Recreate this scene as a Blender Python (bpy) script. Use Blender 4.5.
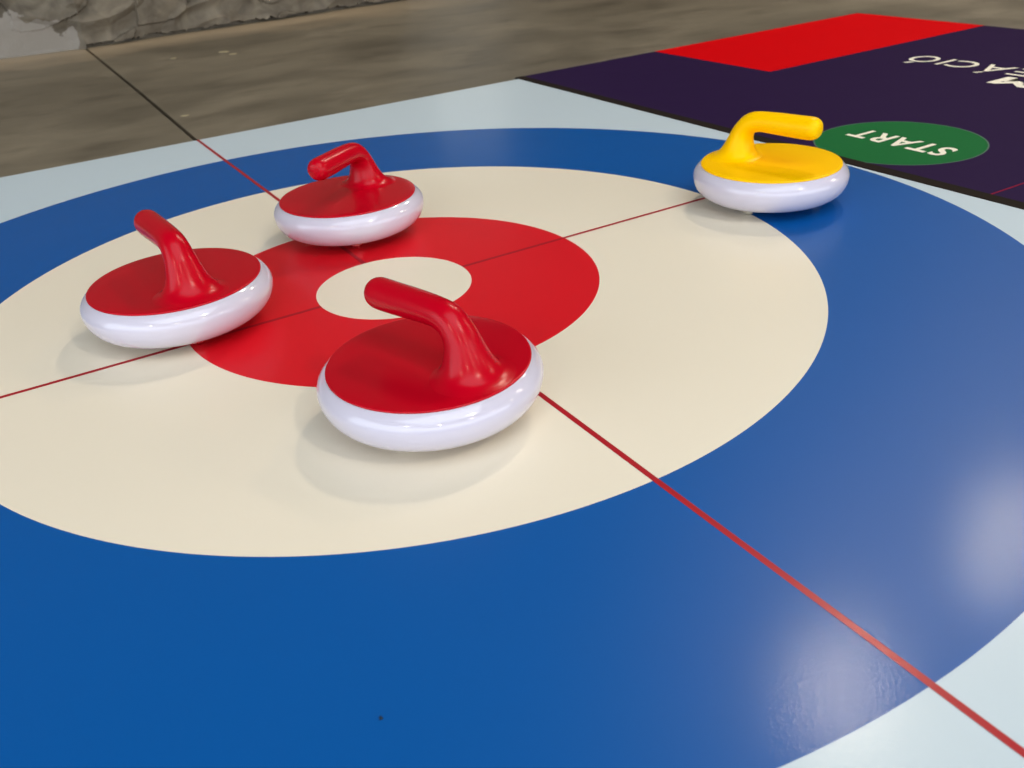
import bpy, bmesh, math, random
from mathutils import Vector, noise

scn = bpy.context.scene
for o in list(bpy.data.objects):
    bpy.data.objects.remove(o)
PI = math.pi

# ------------------------------------------------------------------ camera
cam_d = bpy.data.cameras.new('camera')
cam_d.sensor_fit = 'HORIZONTAL'; cam_d.sensor_width = 36.0
cam_d.lens = 911.2 / 1024 * 36.0
cam_d.clip_start = 0.02; cam_d.clip_end = 100
cam_d.dof.use_dof = True; cam_d.dof.focus_distance = 0.76; cam_d.dof.aperture_fstop = 14
cam = bpy.data.objects.new('camera', cam_d); scn.collection.objects.link(cam)
cam.location = (-0.30126, -0.76760, 0.34063)
cam.rotation_euler = (1.058241, 0.067442, -0.540746)
scn.camera = cam

# ------------------------------------------------------------------ world (cool daylight through the open sides of the hall)
wd = bpy.data.worlds.new('world'); scn.world = wd; wd.use_nodes = True
bg = wd.node_tree.nodes['Background']
bg.inputs[0].default_value = (0.82, 0.91, 1.0, 1); bg.inputs[1].default_value = 2.65

scn.view_settings.view_transform = 'Standard'; scn.view_settings.look = 'None'
scn.view_settings.gamma = 1.0; scn.view_settings.use_curve_mapping = False
scn.view_settings.exposure = 0.0
scn.cycles.use_denoising = True
scn.cycles.max_bounces = 8

LAMP_STRENGTH = 250.0
LAMPS = [(3.15, 1.70), (5.15, 1.98), (5.6, -8.6), (9.5, -6.4), (10.8, -3.0), (7.4, -2.2),
         (-5.3, -4.0), (-2.6, -7.0), (1.2, -4.2), (1.6, -8.2)]
CEIL = 4.2

# ------------------------------------------------------------------ helpers
def lin(c):
    f = lambda v: v / 12.92 if v <= 0.04045 else ((v + 0.055) / 1.055) ** 2.4
    return tuple(f(v / 255.0) for v in c) + (1.0,)

def link(name, me, parent=None, mats=()):
    o = bpy.data.objects.new(name, me)
    for m in mats:
        me.materials.append(m)
    scn.collection.objects.link(o)
    if parent: o.parent = parent
    return o

def mesh(name, verts, faces, smooth=False):
    me = bpy.data.meshes.new(name); me.from_pydata(verts, [], faces); me.update()
    if smooth:
        for p in me.polygons: p.use_smooth = True
    return me

def tag(o, label=None, cat=None, group=None, kind=None):
    if label: o['label'] = label
    if cat: o['category'] = cat
    if group: o['group'] = group
    if kind: o['kind'] = kind
    return o

def box(x0, x1, y0, y1, z0, z1):
    v = [(x0,y0,z0),(x1,y0,z0),(x1,y1,z0),(x0,y1,z0),(x0,y0,z1),(x1,y0,z1),(x1,y1,z1),(x0,y1,z1)]
    f = [(3,2,1,0),(4,5,6,7),(0,1,5,4),(1,2,6,5),(2,3,7,6),(3,0,4,7)]
    return v, f

def prism(poly, z0, z1):
    n = len(poly)
    v = [(x, y, z0) for x, y in poly] + [(x, y, z1) for x, y in poly]
    f = [tuple(range(n-1, -1, -1)), tuple(range(n, 2*n))]
    f += [(i, (i+1) % n, n + (i+1) % n, n + i) for i in range(n)]
    return v, f

def merge(*parts):
    V, F = [], []
    for v, f in parts:
        k = len(V); V += v; F += [tuple(i + k for i in q) for q in f]
    return V, F

def lathe(prof, n=96):
    """closed or open profile [(r, z)], revolved round z; r == 0 ends become poles"""
    V, F, rows = [], [], []
    for r, z in prof:
        if r < 1e-7:
            rows.append([len(V)]); V.append((0, 0, z))
        else:
            rows.append(list(range(len(V), len(V) + n)))
            V += [(r*math.cos(2*PI*i/n), r*math.sin(2*PI*i/n), z) for i in range(n)]
    for a, b in zip(rows, rows[1:]):
        for i in range(n):
            j = (i + 1) % n
            if len(a) == 1 and len(b) == 1: continue
            if len(a) == 1: F.append((a[0], b[j], b[i]))
            elif len(b) == 1: F.append((a[i], a[j], b[0]))
            else: F.append((a[i], a[j], b[j], b[i]))
    return V, F

def fix_normals(me):
    bm = bmesh.new(); bm.from_mesh(me)
    bmesh.ops.recalc_face_normals(bm, faces=bm.faces); bm.to_mesh(me); bm.free()

# ------------------------------------------------------------------ materials
def new_mat(name):
    m = bpy.data.materials.new(name); m.use_nodes = True
    nt = m.node_tree; b = nt.nodes['Principled BSDF']
    return m, nt, b

def plastic(name, rgb, rough, bump=0.0, scale=900, spec=0.5, coat=0.0, coat_rough=0.1, var=0.0):
    m, nt, b = new_mat(name)
    b.inputs['Base Color'].default_value = lin(rgb)
    b.inputs['Roughness'].default_value = rough
    b.inputs['Specular IOR Level'].default_value = spec
    b.inputs['Coat Weight'].default_value = coat
    b.inputs['Coat Roughness'].default_value = coat_rough
    tc = nt.nodes.new('ShaderNodeTexCoord')
    if var > 0:
        n = nt.nodes.new('ShaderNodeTexNoise'); n.inputs['Scale'].default_value = 14; n.inputs['Detail'].default_value = 5
        mp = nt.nodes.new('ShaderNodeMapRange'); mp.inputs[3].default_value = rough - var; mp.inputs[4].default_value = rough + var
        nt.links.new(tc.outputs['Object'], n.inputs['Vector'])
        nt.links.new(n.outputs['Fac'], mp.inputs[0]); nt.links.new(mp.outputs[0], b.inputs['Roughness'])
    if bump > 0:
        n = nt.nodes.new('ShaderNodeTexNoise'); n.inputs['Scale'].default_value = scale; n.inputs['Detail'].default_value = 2
        bp = nt.nodes.new('ShaderNodeBump'); bp.inputs['Strength'].default_value = bump; bp.inputs['Distance'].default_value = 0.0004
        nt.links.new(tc.outputs['Object'], n.inputs['Vector'])
        nt.links.new(n.outputs['Fac'], bp.inputs['Height']); nt.links.new(bp.outputs[0], b.inputs['Normal'])
    return m

def vinyl(name, rgb, rough=0.40, spec=0.2):
    """printed vinyl: a broad sheen, and a thin grained gloss on top that sparkles under the lamps"""
    m = plastic(name, rgb, rough, bump=0.1, scale=800, spec=spec, var=0.02, coat=0.15 if rough < 0.5 else 0.0, coat_rough=0.16)
    nt = m.node_tree; bp = [n for n in nt.nodes if n.type == 'BUMP'][0]
    fine = nt.nodes.new('ShaderNodeTexVoronoi'); fine.inputs['Scale'].default_value = 700
    b2 = nt.nodes.new('ShaderNodeBump'); b2.inputs['Strength'].default_value = 0.10; b2.inputs['Distance'].default_value = 0.0004
    tc = [n for n in nt.nodes if n.type == 'TEX_COORD'][0]
    nt.links.new(tc.outputs['Object'], fine.inputs['Vector']); nt.links.new(fine.outputs['Distance'], b2.inputs['Height'])
    nt.links.new(b2.outputs[0], nt.nodes['Principled BSDF'].inputs['Coat Normal'])
    return m

M = {
    'border':  vinyl('pale blue vinyl', (196, 212, 222)),
    'blue':    vinyl('blue vinyl', (0, 84, 160)),
    'cream':   vinyl('cream vinyl', (234, 225, 206)),
    'red':     vinyl('red vinyl', (214, 16, 32)),
    'line':    vinyl('red line vinyl', (168, 18, 34)),
    'purple':  vinyl('purple vinyl', (42, 26, 62), 0.55, 0.02),
    'far_red': vinyl('scarlet vinyl', (206, 0, 10), 0.6, 0.02),
    'green':   vinyl('green vinyl', (32, 104, 56), 0.55, 0.02),
    'rim_green': vinyl('grey green vinyl', (86, 112, 98), 0.55, 0.02),
    'print':   vinyl('white print vinyl', (242, 236, 218), 0.55, 0.02),
    'faint':   vinyl('dark red line vinyl', (120, 24, 52), 0.55, 0.02),
    'edge':    plastic('black rubber', (38, 32, 28), 0.7, bump=0.2, scale=500, spec=0.03),
    'white':   plastic('glossy white plastic', (206, 201, 216), 0.12, coat=0.6, coat_rough=0.04),
    'lid_red': plastic('satin red plastic', (184, 0, 26), 0.25, spec=0.22, var=0.05),
    'lid_yellow': plastic('satin yellow plastic', (255, 198, 0), 0.32, spec=0.09, var=0.05),
    'joint':   plastic('dark joint filler', (62, 54, 45), 0.8),
    'ceiling': plastic('dark grey ceiling paint', (70, 68, 66), 0.9),
    'wall_paint': plastic('dark grey wall paint', (82, 78, 74), 0.9),
    'housing': plastic('grey lamp housing', (90, 90, 92), 0.4),
    'crumb':   plastic('dark crumb', (20, 40, 60), 0.8),
    'fleck':   plastic('pale paint fleck', (176, 164, 132), 0.6),
}
def chrome():
    m, nt, b = new_mat('steel'); b.inputs['Base Color'].default_value = (0.8, 0.8, 0.78, 1)
    b.inputs['Metallic'].default_value = 1; b.inputs['Roughness'].default_value = 0.22; return m
M['steel'] = chrome()
def tinted():
    m, nt, b = new_mat('tinted glass'); t = nt.nodes.new('ShaderNodeBsdfTransparent')
    t.inputs[0].default_value = (0.82, 0.78, 0.72, 1); b.inputs['Roughness'].default_value = 0.05
    b.inputs['Base Color'].default_value = (0.02, 0.02, 0.02, 1)
    mx = nt.nodes.new('ShaderNodeMixShader'); mx.inputs[0].default_value = 0.12
    nt.links.new(t.outputs[0], mx.inputs[1]); nt.links.new(b.outputs[0], mx.inputs[2])
    nt.links.new(mx.outputs[0], nt.nodes['Material Output'].inputs[0]); return m
M['tinted'] = tinted()
def emitter(name, col, s):
    m, nt, b = new_mat(name); b.inputs['Base Color'].default_value = (0.8, 0.8, 0.8, 1)
    b.inputs['Emission Color'].default_value = col; b.inputs['Emission Strength'].default_value = s; return m
M['lamp'] = emitter('warm lamp diffuser', (1.0, 0.86, 0.68, 1), LAMP_STRENGTH)

def concrete_floor():
    m, nt, b = new_mat('polished concrete'); N = nt.nodes; L = nt.links
    tc = N.new('ShaderNodeTexCoord')
    mp = N.new('ShaderNodeMapping'); mp.inputs['Scale'].default_value = (1.0, 1.5, 1); mp.inputs['Rotation'].default_value = (0, 0, 0.3)
    L.new(tc.outputs['Object'], mp.inputs[0])
    def ramp(src, stops):
        r = N.new('ShaderNodeValToRGB'); e = r.color_ramp.elements
        while len(e) < len(stops): e.new(0.5)
        for k, (p, c) in zip(e, stops): k.position = p; k.color = lin(c)
        L.new(src, r.inputs[0]); return r
    n1 = N.new('ShaderNodeTexNoise'); n1.inputs['Scale'].default_value = 2.6; n1.inputs['Detail'].default_value = 10; n1.inputs['Roughness'].default_value = 0.62; n1.inputs['Distortion'].default_value = 0.6
    L.new(mp.outputs[0], n1.inputs['Vector'])
    r1 = ramp(n1.outputs['Fac'], [(0.32, (86, 79, 66)), (0.5, (108, 100, 85)), (0.68, (128, 119, 102))])
    n2 = N.new('ShaderNodeTexNoise'); n2.inputs['Scale'].default_value = 9; n2.inputs['Detail'].default_value = 6
    L.new(mp.outputs[0], n2.inputs['Vector'])
    r2 = ramp(n2.outputs['Fac'], [(0.30, (150, 146, 138)), (0.46, (255, 255, 255))])
    mx = N.new('ShaderNodeMix'); mx.data_type = 'RGBA'; mx.blend_type = 'MULTIPLY'; mx.inputs[0].default_value = 0.38
    L.new(r1.outputs[0], mx.inputs[6]); L.new(r2.outputs[0], mx.inputs[7])
    # dusty pale band along the foot of the wall
    sx = N.new('ShaderNodeSeparateXYZ'); L.new(tc.outputs['Object'], sx.inputs[0])
    n3 = N.new('ShaderNodeTexNoise'); n3.inputs['Scale'].default_value = 5; n3.inputs['Detail'].default_value = 5
    L.new(tc.outputs['Object'], n3.inputs['Vector'])
    ad = N.new('ShaderNodeMath'); ad.operation = 'MULTIPLY_ADD'; ad.inputs[1].default_value = 0.35
    L.new(n3.outputs['Fac'], ad.inputs[0]); L.new(sx.outputs['Y'], ad.inputs[2])
    mr = N.new('ShaderNodeMapRange'); mr.inputs[1].default_value = 2.02; mr.inputs[2].default_value = 2.2
    mr.inputs[3].default_value = 0.0; mr.inputs[4].default_value = 0.75
    L.new(ad.outputs[0], mr.inputs[0])
    # band only on this side of the wall
    lt = N.new('ShaderNodeMapRange'); lt.inputs[1].default_value = 1.2; lt.inputs[2].default_value = 0.8
    L.new(sx.outputs['X'], lt.inputs[0])
    mm = N.new('ShaderNodeMath'); mm.operation = 'MULTIPLY'; L.new(mr.outputs[0], mm.inputs[0]); L.new(lt.outputs[0], mm.inputs[1])
    mx2 = N.new('ShaderNodeMix'); mx2.data_type = 'RGBA'; L.new(mm.outputs[0], mx2.inputs[0])
    L.new(mx.outputs[2], mx2.inputs[6]); mx2.inputs[7].default_value = lin((168, 150, 124))
    L.new(mx2.outputs[2], b.inputs['Base Color'])
    rr = N.new('ShaderNodeMapRange'); rr.inputs[3].default_value = 0.34; rr.inputs[4].default_value = 0.58
    L.new(n1.outputs['Fac'], rr.inputs[0]); L.new(rr.outputs[0], b.inputs['Roughness'])
    bp = N.new('ShaderNodeBump'); bp.inputs['Strength'].default_value = 0.25; bp.inputs['Distance'].default_value = 0.004
    L.new(n2.outputs['Fac'], bp.inputs['Height']); L.new(bp.outputs[0], b.inputs['Normal'])
    return m
M['concrete'] = concrete_floor()

def plaster_wall():
    m, nt, b = new_mat('rough cement plaster'); N = nt.nodes; L = nt.links
    tc = N.new('ShaderNodeTexCoord')
    n1 = N.new('ShaderNodeTexNoise'); n1.inputs['Scale'].default_value = 16; n1.inputs['Detail'].default_value = 8; n1.inputs['Distortion'].default_value = 1.0
    L.new(tc.outputs['Object'], n1.inputs['Vector'])
    r = N.new('ShaderNodeValToRGB'); e = r.color_ramp.elements
    e[0].position = 0.3; e[0].color = lin((84, 76, 65)); e[1].position = 0.7; e[1].color = lin((128, 118, 102))
    L.new(n1.outputs['Fac'], r.inputs[0])
    # pale skim coat left bare at the lower left, with chipped holes
    at = N.new('ShaderNodeAttribute'); at.attribute_name = 'pale'
    n2 = N.new('ShaderNodeTexNoise'); n2.inputs['Scale'].default_value = 26; n2.inputs['Detail'].default_value = 3
    L.new(tc.outputs['Object'], n2.inputs['Vector'])
    ad = N.new('ShaderNodeMath'); ad.operation = 'MULTIPLY_ADD'; ad.inputs[1].default_value = 1.7; ad.inputs[2].default_value = -0.85
    L.new(n2.outputs['Fac'], ad.inputs[0])
    su = N.new('ShaderNodeMath'); su.operation = 'ADD'; L.new(ad.outputs[0], su.inputs[0]); L.new(at.outputs['Fac'], su.inputs[1])
    mr = N.new('ShaderNodeMapRange'); mr.inputs[1].default_value = 0.47; mr.inputs[2].default_value = 0.53
    L.new(su.outputs[0], mr.inputs[0])
    mx = N.new('ShaderNodeMix'); mx.data_type = 'RGBA'; L.new(mr.outputs[0], mx.inputs[0])
    L.new(r.outputs[0], mx.inputs[6]); mx.inputs[7].default_value = lin((140, 133, 124))
    L.new(mx.outputs[2], b.inputs['Base Color']); b.inputs['Roughness'].default_value = 0.85
    bp = N.new('ShaderNodeBump'); bp.inputs['Strength'].default_value = 0.5; bp.inputs['Distance'].default_value = 0.006
    n3 = N.new('ShaderNodeTexNoise'); n3.inputs['Scale'].default_value = 60; n3.inputs['Detail'].default_value = 5
    L.new(tc.outputs['Object'], n3.inputs['Vector']); L.new(n3.outputs['Fac'], bp.inputs['Height']); L.new(bp.outputs[0], b.inputs['Normal'])
    return m
M['plaster'] = plaster_wall()

# ------------------------------------------------------------------ the hall
ZF = -0.002                                             # floor top; the mats are 2 mm thick, their tops at z = 0
XL, XR, YN, YF = -7.0, 13.0, -11.0, 11.0
fl = link('floor', mesh('floor', *box(XL, XR, YN, YF, -0.20, -0.012)), mats=[M['joint']])
tag(fl, kind='structure')
# two slabs either side of the control joint (a 7 mm groove)
J = [(-0.065, YN), (-0.0185, 0.45), (-0.0008, 0.774), (0.0113, 1.276), (0.0267, 2.084), (0.20, YF)]
g = 0.0034
left = [(XL, YN)] + [(x - g, y) for x, y in J] + [(XL, YF)]
right = [(XR, YF)] + [(x + g, y) for x, y in reversed(J)] + [(XR, YN)]
for poly in (left, right):
    link('concrete_slab', mesh('concrete_slab', *prism(poly, -0.02, ZF)), fl, [M['concrete']])
random.seed(4)
def fleck(x, y, r):
    pts = [(x + r*random.uniform(.6, 1.2)*math.cos(a), y + r*random.uniform(.6, 1.2)*math.sin(a)) for a in [2*PI*i/9 for i in range(9)]]
    link('paint_fleck', mesh('paint_fleck', *prism(pts, ZF, ZF + 0.0006)), fl, [M['fleck']])
for x, y, r in ((.2896, 1.6565, .013), (.296, 1.60, .010), (.1685, 1.675, .007), (.030, .975, .007)):
    fleck(x, y, r)

# ceiling with an unseen opening, added to bring soft daylight from above
KX0, KX1, KY0, KY1 = -3.4, 1.9, -5.2, -1.1
ce = tag(link('ceiling', mesh('ceiling', *merge(box(XL, KX0, YN, YF, CEIL, CEIL+.2), box(KX1, XR, YN, YF, CEIL, CEIL+.2),
        box(KX0, KX1, YN, KY0, CEIL, CEIL+.2), box(KX0, KX1, KY1, YF, CEIL, CEIL+.2))), mats=[M['ceiling']]), kind='structure')
tag(link('wall_right', mesh('wall_right', *box(XR, XR + 0.2, YN, YF, ZF, CEIL)), mats=[M['wall_paint']]), kind='structure')
# far wall with a tall glazed opening to daylight
WX0, WX1, WZ0, WZ1 = 5.3, 6.5, 0.9, 3.4
fw = tag(link('wall_far', mesh('wall_far', *merge(box(XL, WX0, YF, YF+.2, ZF, CEIL), box(WX1, XR, YF, YF+.2, ZF, CEIL),
        box(WX0, WX1, YF, YF+.2, ZF, WZ0), box(WX0, WX1, YF, YF+.2, WZ1, CEIL))), mats=[M['wall_paint']]), kind='structure')

wf = tag(link('window_1', mesh('window_1', *merge(box(WX0, WX1, YF+.06, YF+.12, WZ0, WZ0+.06), box(WX0, WX1, YF+.06, YF+.12, WZ1-.06, WZ1),
        box(WX0, WX0+.06, YF+.06, YF+.12, WZ0, WZ1), box(WX1-.06, WX1, YF+.06, YF+.12, WZ0, WZ1),
        box((WX0+WX1)/2-.03, (WX0+WX1)/2+.03, YF+.06, YF+.12, WZ0, WZ1))), mats=[M['housing']]), kind='structure')
for a, b_ in ((WX0+.05, (WX0+WX1)/2-.02), ((WX0+WX1)/2+.02, WX1-.05)):
    link('pane', mesh('pane', *box(a, b_, YF+.085, YF+.09, WZ0+.05, WZ1-.05)), wf, [M['tinted']])

# rough plastered wall behind the mats: it ends at x = 1.03
def wall_y(x):
    if x < 0.0267:
        t = min(1, (0.0267 - x) / 0.03)
        return 2.084 + 0.018*t + (0.0267 - x)*0.10
    return 2.084 + (x - 0.0267) * 0.083
def build_wall():
    x0, x1, z0, z1 = -0.75, 1.045, ZF, 0.34
    nx, nz = 420, 90
    V, F, pale = [], [], []
    for j in range(nz + 1):
        for i in range(nx + 1):
            x = x0 + (x1 - x0)*i/nx; tz = j/nz; z = z0 + (z1 - z0)*tz
            p = Vector((x*4.5 + z*2, 3.1, z*9 - x*2))
            d = 0.016*noise.fractal(p, 1.0, 2.0, 3)
            d += 0.012*max(0, 1 - 4*abs(noise.noise(Vector((x*5 - z*9, 9, z*7 + x*2)))))      # trowel ridges
            d += 0.006*max(0, noise.noise(Vector((x*28, 2, z*40))))*max(0, noise.noise(Vector((x*5, 7, z*5))) + .3)
            d += 0.010*(1 if noise.noise(Vector((x*6, 4, z*14))) > 0.12 else 0)                 # flaked layer
            # ragged foot: the plaster stops a little short of the floor
            foot = 0.007 + 0.008*noise.noise(Vector((x*21, 5, 0))) + 0.005*noise.noise(Vector((x*70, 5, 0)))
            pl = 0.0
            bx = 0.030 - max(0, z - 0.015)*0.9
            pl = max(0, min(1, 0.5 + (bx - x)*6)) * max(0, min(1, 0.5 + (0.105 - z)*14)) 
            pl = min(pl, 1.0)
            if pl > 0.5: d *= 1 - min(1, (pl - .5)*4)*0.8; foot = -1
            if z < foot: d = -0.022
            V.append((x, wall_y(x) - d, z)); pale.append(pl)
    for j in range(nz):
        for i in range(nx):
            a = j*(nx+1) + i
            F.append((a, a+1, a+nx+2, a+nx+1))
    # close the end of the wall at its right
    me = mesh('wall_back', V, F, smooth=False)
    at = me.attributes.new('pale', 'FLOAT', 'POINT')
    for k, v in enumerate(pale): at.data[k].value = v
    return me
wb = tag(link('wall_back', build_wall(), mats=[M['plaster']]), kind='structure')
core = merge(prism([(-0.75, 2.205), (0.0, 2.12), (0.03, 2.105), (1.03, 2.19), (1.045, 2.19), (1.045, 2.6), (-0.75, 2.6)], ZF, CEIL),
             prism([(-0.75, 2.18), (0.0, 2.10), (0.03, 2.085), (1.045, 2.168), (1.045, 2.2), (-0.75, 2.24)], 0.34, CEIL),
             prism([(XL, 2.30), (-0.75, 2.18), (-0.75, 2.6), (XL, 2.6)], ZF, CEIL))
link('masonry_core', mesh('masonry_core', *core), wb, [M['plaster']])

# ceiling lamps
def lamp(x, y, label):
    e = bpy.data.objects.new('ceiling_light', None); scn.collection.objects.link(e)
    e.location = (x, y, CEIL); tag(e, label, 'lamp', 'round ceiling lamps of the hall')
    h = mesh('housing', *lathe([(0, 0), (0.2, 0), (0.2, -0.10), (0.185, -0.10), (0.185, -0.02), (0, -0.02)], 40)); fix_normals(h)
    link('housing', h, e, [M['housing']])
    d = mesh('diffuser', *lathe([(0, -0.05), (0.184, -0.05), (0.184, -0.085), (0.10, -0.09), (0, -0.092)], 40)); fix_normals(d)
    link('diffuser', d, e, [M['lamp']])
for x, y in LAMPS:
    lamp(x, y, 'round warm white lamp on the dark grey hall ceiling')

# ------------------------------------------------------------------ target mat
def annulus(r0, r1, z, n=256):
    V, F = [], []
    for i in range(n):
        a = 2*PI*i/n
        V += [(r0*math.cos(a), r0*math.sin(a), z), (r1*math.cos(a), r1*math.sin(a), z)]
    for i in range(n):
        j = (i+1) % n
        F.append((2*i, 2*i+1, 2*j+1, 2*j))
    return V, F
def disc(cx, cy, r, z, n=160):
    return [(cx + r*math.cos(2*PI*i/n), cy + r*math.sin(2*PI*i/n), z) for i in range(n)], [tuple(range(n))]

MX, MY = 0.6034, 0.7597
mat = link('curling_target_mat', mesh('curling_target_mat', *box(-MX, MX, -MY, MY, ZF, 0.0)), mats=[M['border']])
tag(mat, 'pale blue curling target mat with blue, cream and red rings on the concrete floor', 'mat')
Z1 = 0.00012
R1, R2, R3, R4 = 0.0748, 0.1973, 0.3976, 0.5995
link('blue_ring', mesh('blue_ring', *annulus(R3, R4, Z1)), mat, [M['blue']])
link('cream_ring', mesh('cream_ring', *annulus(R2, R3, Z1)), mat, [M['cream']])
link('red_ring', mesh('red_ring', *annulus(R1, R2, Z1)), mat, [M['red']])
link('centre_disc', mesh('centre_disc', *disc(0, 0, R1, Z1)), mat, [M['cream']])
Z2 = 0.00024; lw = 0.0022
def strip(x0, x1, y0, y1, z):
    return [(x0,y0,z),(x1,y0,z),(x1,y1,z),(x0,y1,z)], [(0,1,2,3)]
for q in ((-lw, lw, R1, MY), (-lw, lw, -MY, -R1), (R1, MX, -lw, lw), (-MX, -R1, -lw, lw)):
    link('guide_line', mesh('guide_line', *strip(*q, Z2)), mat, [M['line']])

# ------------------------------------------------------------------ start mat
SX0, SX1, SY0, SY1 = 0.6046, 1.5376, -1.2, 0.7745
sm = link('start_mat', mesh('start_mat', *box(SX0, SX1, SY0, SY1, ZF, 0.0)), mats=[M['purple']])
tag(sm, 'dark purple start mat with green circle and white lettering beside the target mat', 'mat')
link('edge_strip', mesh('edge_strip', *box(SX0 - 0.0004, 0.6225, SY0, SY1, -0.0015, 0.0006)), sm, [M['edge']])
link('red_panel', mesh('red_panel', *strip(0.939, SX1, 0.4505, SY1 + 0.0, Z1)), sm, [M['far_red']])
GC = (0.7247, 0.0042); GR = 0.1062
sc_ = link('start_circle', mesh('start_circle', *disc(*GC, GR - 0.0018, Z1)), sm, [M['green']])
rv, rf = annulus(GR - 0.0018, GR, Z1, 160)
link('circle_outline', mesh('circle_outline', [(x + GC[0], y + GC[1], z) for x, y, z in rv], rf), sm, [M['rim_green']])
link('guide_line', mesh('guide_line', *strip(0.6225, SX1, -0.1988, -0.1960, Z1)), sm, [M['faint']])

def lettering(text, parent, name, y0, y1, xtop, xbase, offset=0.0, spacing=1.0, z=Z2):
    """flat print read along +y with its tops towards -x"""
    def get(t):
        cu = bpy.data.curves.new('t', 'FONT'); cu.body = t; cu.offset = offset; cu.space_character = spacing
        cu.resolution_u = 6; cu.fill_mode = 'FRONT'
        o = bpy.data.objects.new('t', cu); scn.collection.objects.link(o)
        dg = bpy.context.evaluated_depsgraph_get(); dg.update()
        me = bpy.data.meshes.new_from_object(o.evaluated_get(dg))
        bpy.data.objects.remove(o); bpy.data.curves.remove(cu); return me
    cap = get('E'); h0 = min(v.co.y for v in cap.vertices); h = max(v.co.y for v in cap.vertices); bpy.data.meshes.remove(cap)
    me = get(text); xs = [v.co.x for v in me.vertices]; a, b = min(xs), max(xs)
    for v in me.vertices:
        tx = (v.co.x - a)/(b - a); ty = (v.co.y - h0)/(h - h0)
        v.co = (xbase + (xtop - xbase)*ty, y0 + (y1 - y0)*tx, z)
    me.name = name
    return link(name, me, parent, [M['print']])
lettering('START', sc_, 'lettering', -0.0704, 0.0750, 0.7045, 0.7460, offset=0.022, spacing=1.12)
for ch, y0, y1, off in (('E', .1135, .1508, .004), ('A', .1596, .2106, .004), ('C', .2200, .2668, .004), ('I', .2748, .2822, 0), ('O', .2967, .3465, .004)):
    lettering(ch, sm, 'letter_print', y0, y1, 1.1590, 1.2125, offset=off)
for ym in (.1815, .3180):
    q = [(1.1535, ym), (1.1410, ym + .0065), (1.1410, ym + .0150), (1.1535, ym + .0065)]
    link('accent_print', mesh('accent_print', [(x, y, Z2) for x, y in q], [(0, 1, 2, 3)]), sm, [M['print']])
lettering('M', sm, 'letter_print', 0.0680, 0.1335, 1.0890, 1.1440, offset=0.045)

# ------------------------------------------------------------------ curling stones
RB, ZB, BB, RL, ZL = 0.0821, 0.0316, 0.0226, 0.0741, 0.0450
def body_mesh():
    prof = [(0, 0.0105), (0.040, 0.0100)]
    a = 0.0226
    for k in range(0, 25):                      # lower quarter
        t = -PI/2 + (PI/2)*k/24
        prof.append((RB - a + a*math.cos(t), ZB + BB*math.sin(t)))
    for k in range(1, 19):                      # upper part, flatter
        t = 0.88*k/18
        prof.append((RB - a + a*math.cos(t), ZB + 0.0156*math.sin(t)))
    prof += [(0.0715, 0.0436), (0, 0.0436)]
    me = mesh('body', *lathe(prof, 128), smooth=True); fix_normals(me); return me
def lid_mesh():
    prof = [(0, 0.0432), (RL - 0.0012, 0.0432)]
    for k in range(0, 9):
        t = -PI/2 + PI*k/8
        prof.append((RL - 0.0010 + 0.0010*math.cos(t), 0.0443 + 0.0010*math.sin(t)))
    for k in range(1, 9):
        r = (RL - 0.0010)*(1 - k/8)
        prof.append((r, 0.0453 + 0.0006*(1 - (r/RL)**2)))
    prof[-1] = (0, prof[-1][1])
    me = mesh('lid', *lathe(prof, 128), smooth=True); fix_normals(me); return me

SECT = [  # outer (s, z), inner (s, z), half width
    (-.0738, .0449, -.0120, .0448, .0360), (-.0715, .0456, -.0145, .0456, .0320),
    (-.0678, .0468, -.0175, .0470, .0275), (-.0638, .0492, -.0202, .0492, .0234),
    (-.0595, .0536, -.0225, .0530, .0200), (-.0553, .0600, -.0240, .0583, .0172),
    (-.0510, .0680, -.0250, .0640, .0150), (-.0470, .0760, -.0247, .0687, .0134),
    (-.0415, .0838, -.0228, .0723, .0124), (-.0352, .0903, -.0190, .0744, .0118),
    (-.0268, .0948, -.0135, .0754, .0115), (-.0145, .0967, -.0040, .0752, .0114),
    (.0070, .0975, .0100, .0746, .0116), (.0250, .0975, .0260, .0740, .0118),
    (.0415, .0976, .0415, .0738, .0119), (.0470, .0970, .0470, .0745, .0112),
    (.0507, .0952, .0507, .0763, .0095), (.0528, .0928, .0528, .0787, .0070), (.0536, .0895, .0536, .0820, .0037)]
def catmull(pts, sub):
    out = []
    for i in range(len(pts) - 1):
        p0 = pts[max(0, i-1)]; p1 = pts[i]; p2 = pts[i+1]; p3 = pts[min(len(pts)-1, i+2)]
        for k in range(sub):
            t = k/sub
            out.append(tuple(0.5*((2*b) + (c-a)*t + (2*a-5*b+4*c-d)*t*t + (-a+3*b-3*c+d)*t**3) for a, b, c, d in zip(p0, p1, p2, p3)))
    out.append(pts[-1]); return out
def handle_mesh():
    rows = catmull(SECT, 4); n = 40; V, F = [], []
    for os_, oz, is_, iz, w in rows:
        cs, cz = (os_+is_)/2, (oz+iz)/2; hs, hz = (os_-is_)/2, (oz-iz)/2
        for k in range(n):
            t = 2*PI*k/n
            V.append((cs + hs*math.cos(t), w*math.sin(t), cz + hz*math.cos(t)))
    for j in range(len(rows) - 1):
        for k in range(n):
            l = (k+1) % n
            F.append((j*n+k, j*n+l, (j+1)*n+l, (j+1)*n+k))
    e = len(V); V.append((.0540, 0, .0858)); b = (len(rows)-1)*n
    F += [(b+k, b+(k+1) % n, e) for k in range(n)]
    F.append(tuple(range(n)))
    me = mesh('handle', V, F, smooth=True); fix_normals(me); return me
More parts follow.
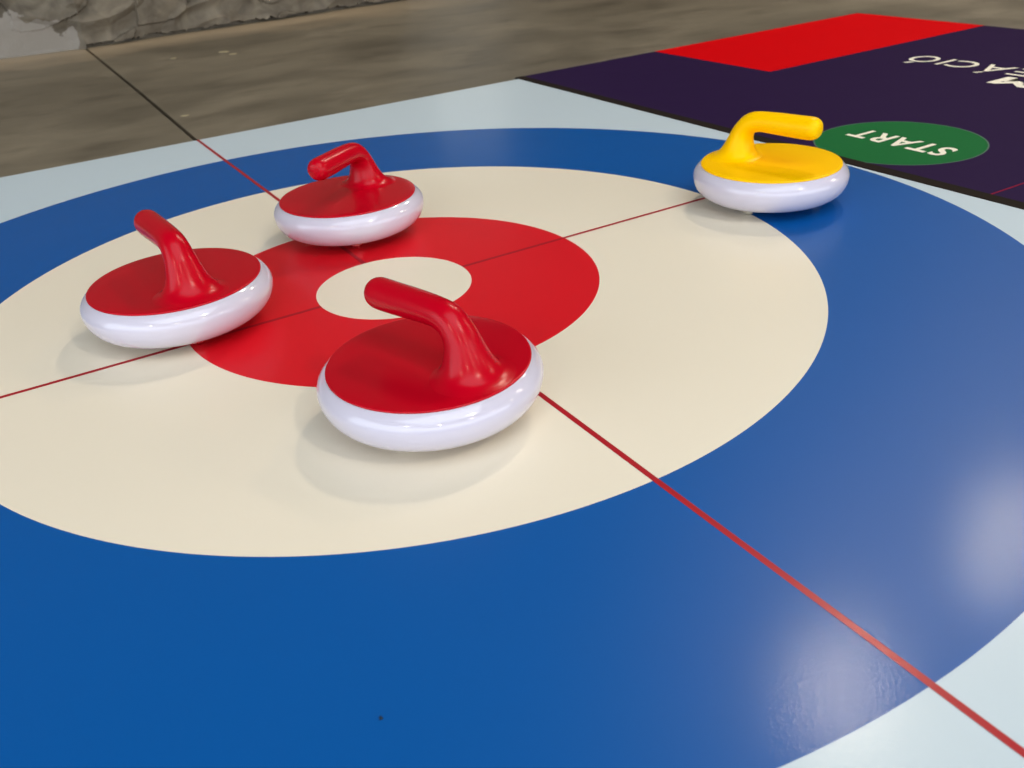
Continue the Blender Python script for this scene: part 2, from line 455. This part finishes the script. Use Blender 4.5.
def caster_mesh():
    hv = lathe([(0, 0.0112), (0.0078, 0.0112), (0.0078, 0.0052), (0.0070, 0.0036), (0.0050, 0.0030), (0, 0.0030)], 24)
    me = mesh('caster', *hv, smooth=True); fix_normals(me); return me
def ball_mesh():
    c, r = 0.0047 + Z1, 0.0047
    me = mesh('ball', *lathe([(r*math.sin(PI*k/12) if 0 < k < 12 else 0, c - r*math.cos(PI*k/12)) for k in range(13)], 24), smooth=True)
    fix_normals(me); return me

def make_stone(x, y, size, handle_deg, foot_deg, lidmat, label):
    e = bpy.data.objects.new('curling_stone', None); scn.collection.objects.link(e)
    e.scale = (size,)*3; e.location = (x, y, 0); e.rotation_euler = (0, 0, math.radians(handle_deg))
    tag(e, label, 'curling stone', 'curling stones on the target mat')
    link('body', body_mesh(), e, [M['white']])
    link('lid', lid_mesh(), e, [lidmat])
    link('handle', handle_mesh(), e, [lidmat])
    for k in range(3):
        a = math.radians(foot_deg - handle_deg + 120*k)
        c = link('caster', caster_mesh(), e, [M['steel']])
        c.location = (0.049*math.cos(a), 0.049*math.sin(a), 0)
        link('ball', ball_mesh(), c, [M['steel']])
    return e
make_stone(-.0751, -.2370, 0.987, 107.8, -139, M['lid_red'], 'red lidded stone nearest the camera, its handle reaching over the cream centre disc')
make_stone(-.1886, .0430, 1.012, 95.2, -91, M['lid_red'], 'leftmost red lidded stone, straddling the left edge of the red ring')
make_stone(.0272, .1691, 1.0, -143.9, -108, M['lid_red'], 'red lidded stone at the back of the red ring, handle tip pointing at the camera')
make_stone(.4333, -.0565, 1.011, -74.7, -159, M['lid_yellow'], 'yellow lidded stone on the blue ring beside the purple mat')

# a crumb on the blue ring
V = [Vector((random.uniform(-1, 1), random.uniform(-1, 1), random.uniform(-.6, .6))).normalized()*0.0011 for _ in range(14)]
bm = bmesh.new()
for v in V: bm.verts.new((v.x, v.y, max(v.z, -0.0006)))
bmesh.ops.convex_hull(bm, input=bm.verts); me = bpy.data.meshes.new('crumb'); bm.to_mesh(me); bm.free()
CRUMB = (-0.2220, -0.4716)
o = link('crumb', me, mats=[M['crumb']]); o.location = (*CRUMB, Z1 + 0.0006)
tag(o, 'tiny dark crumb lying on the near part of the blue ring', 'crumb')
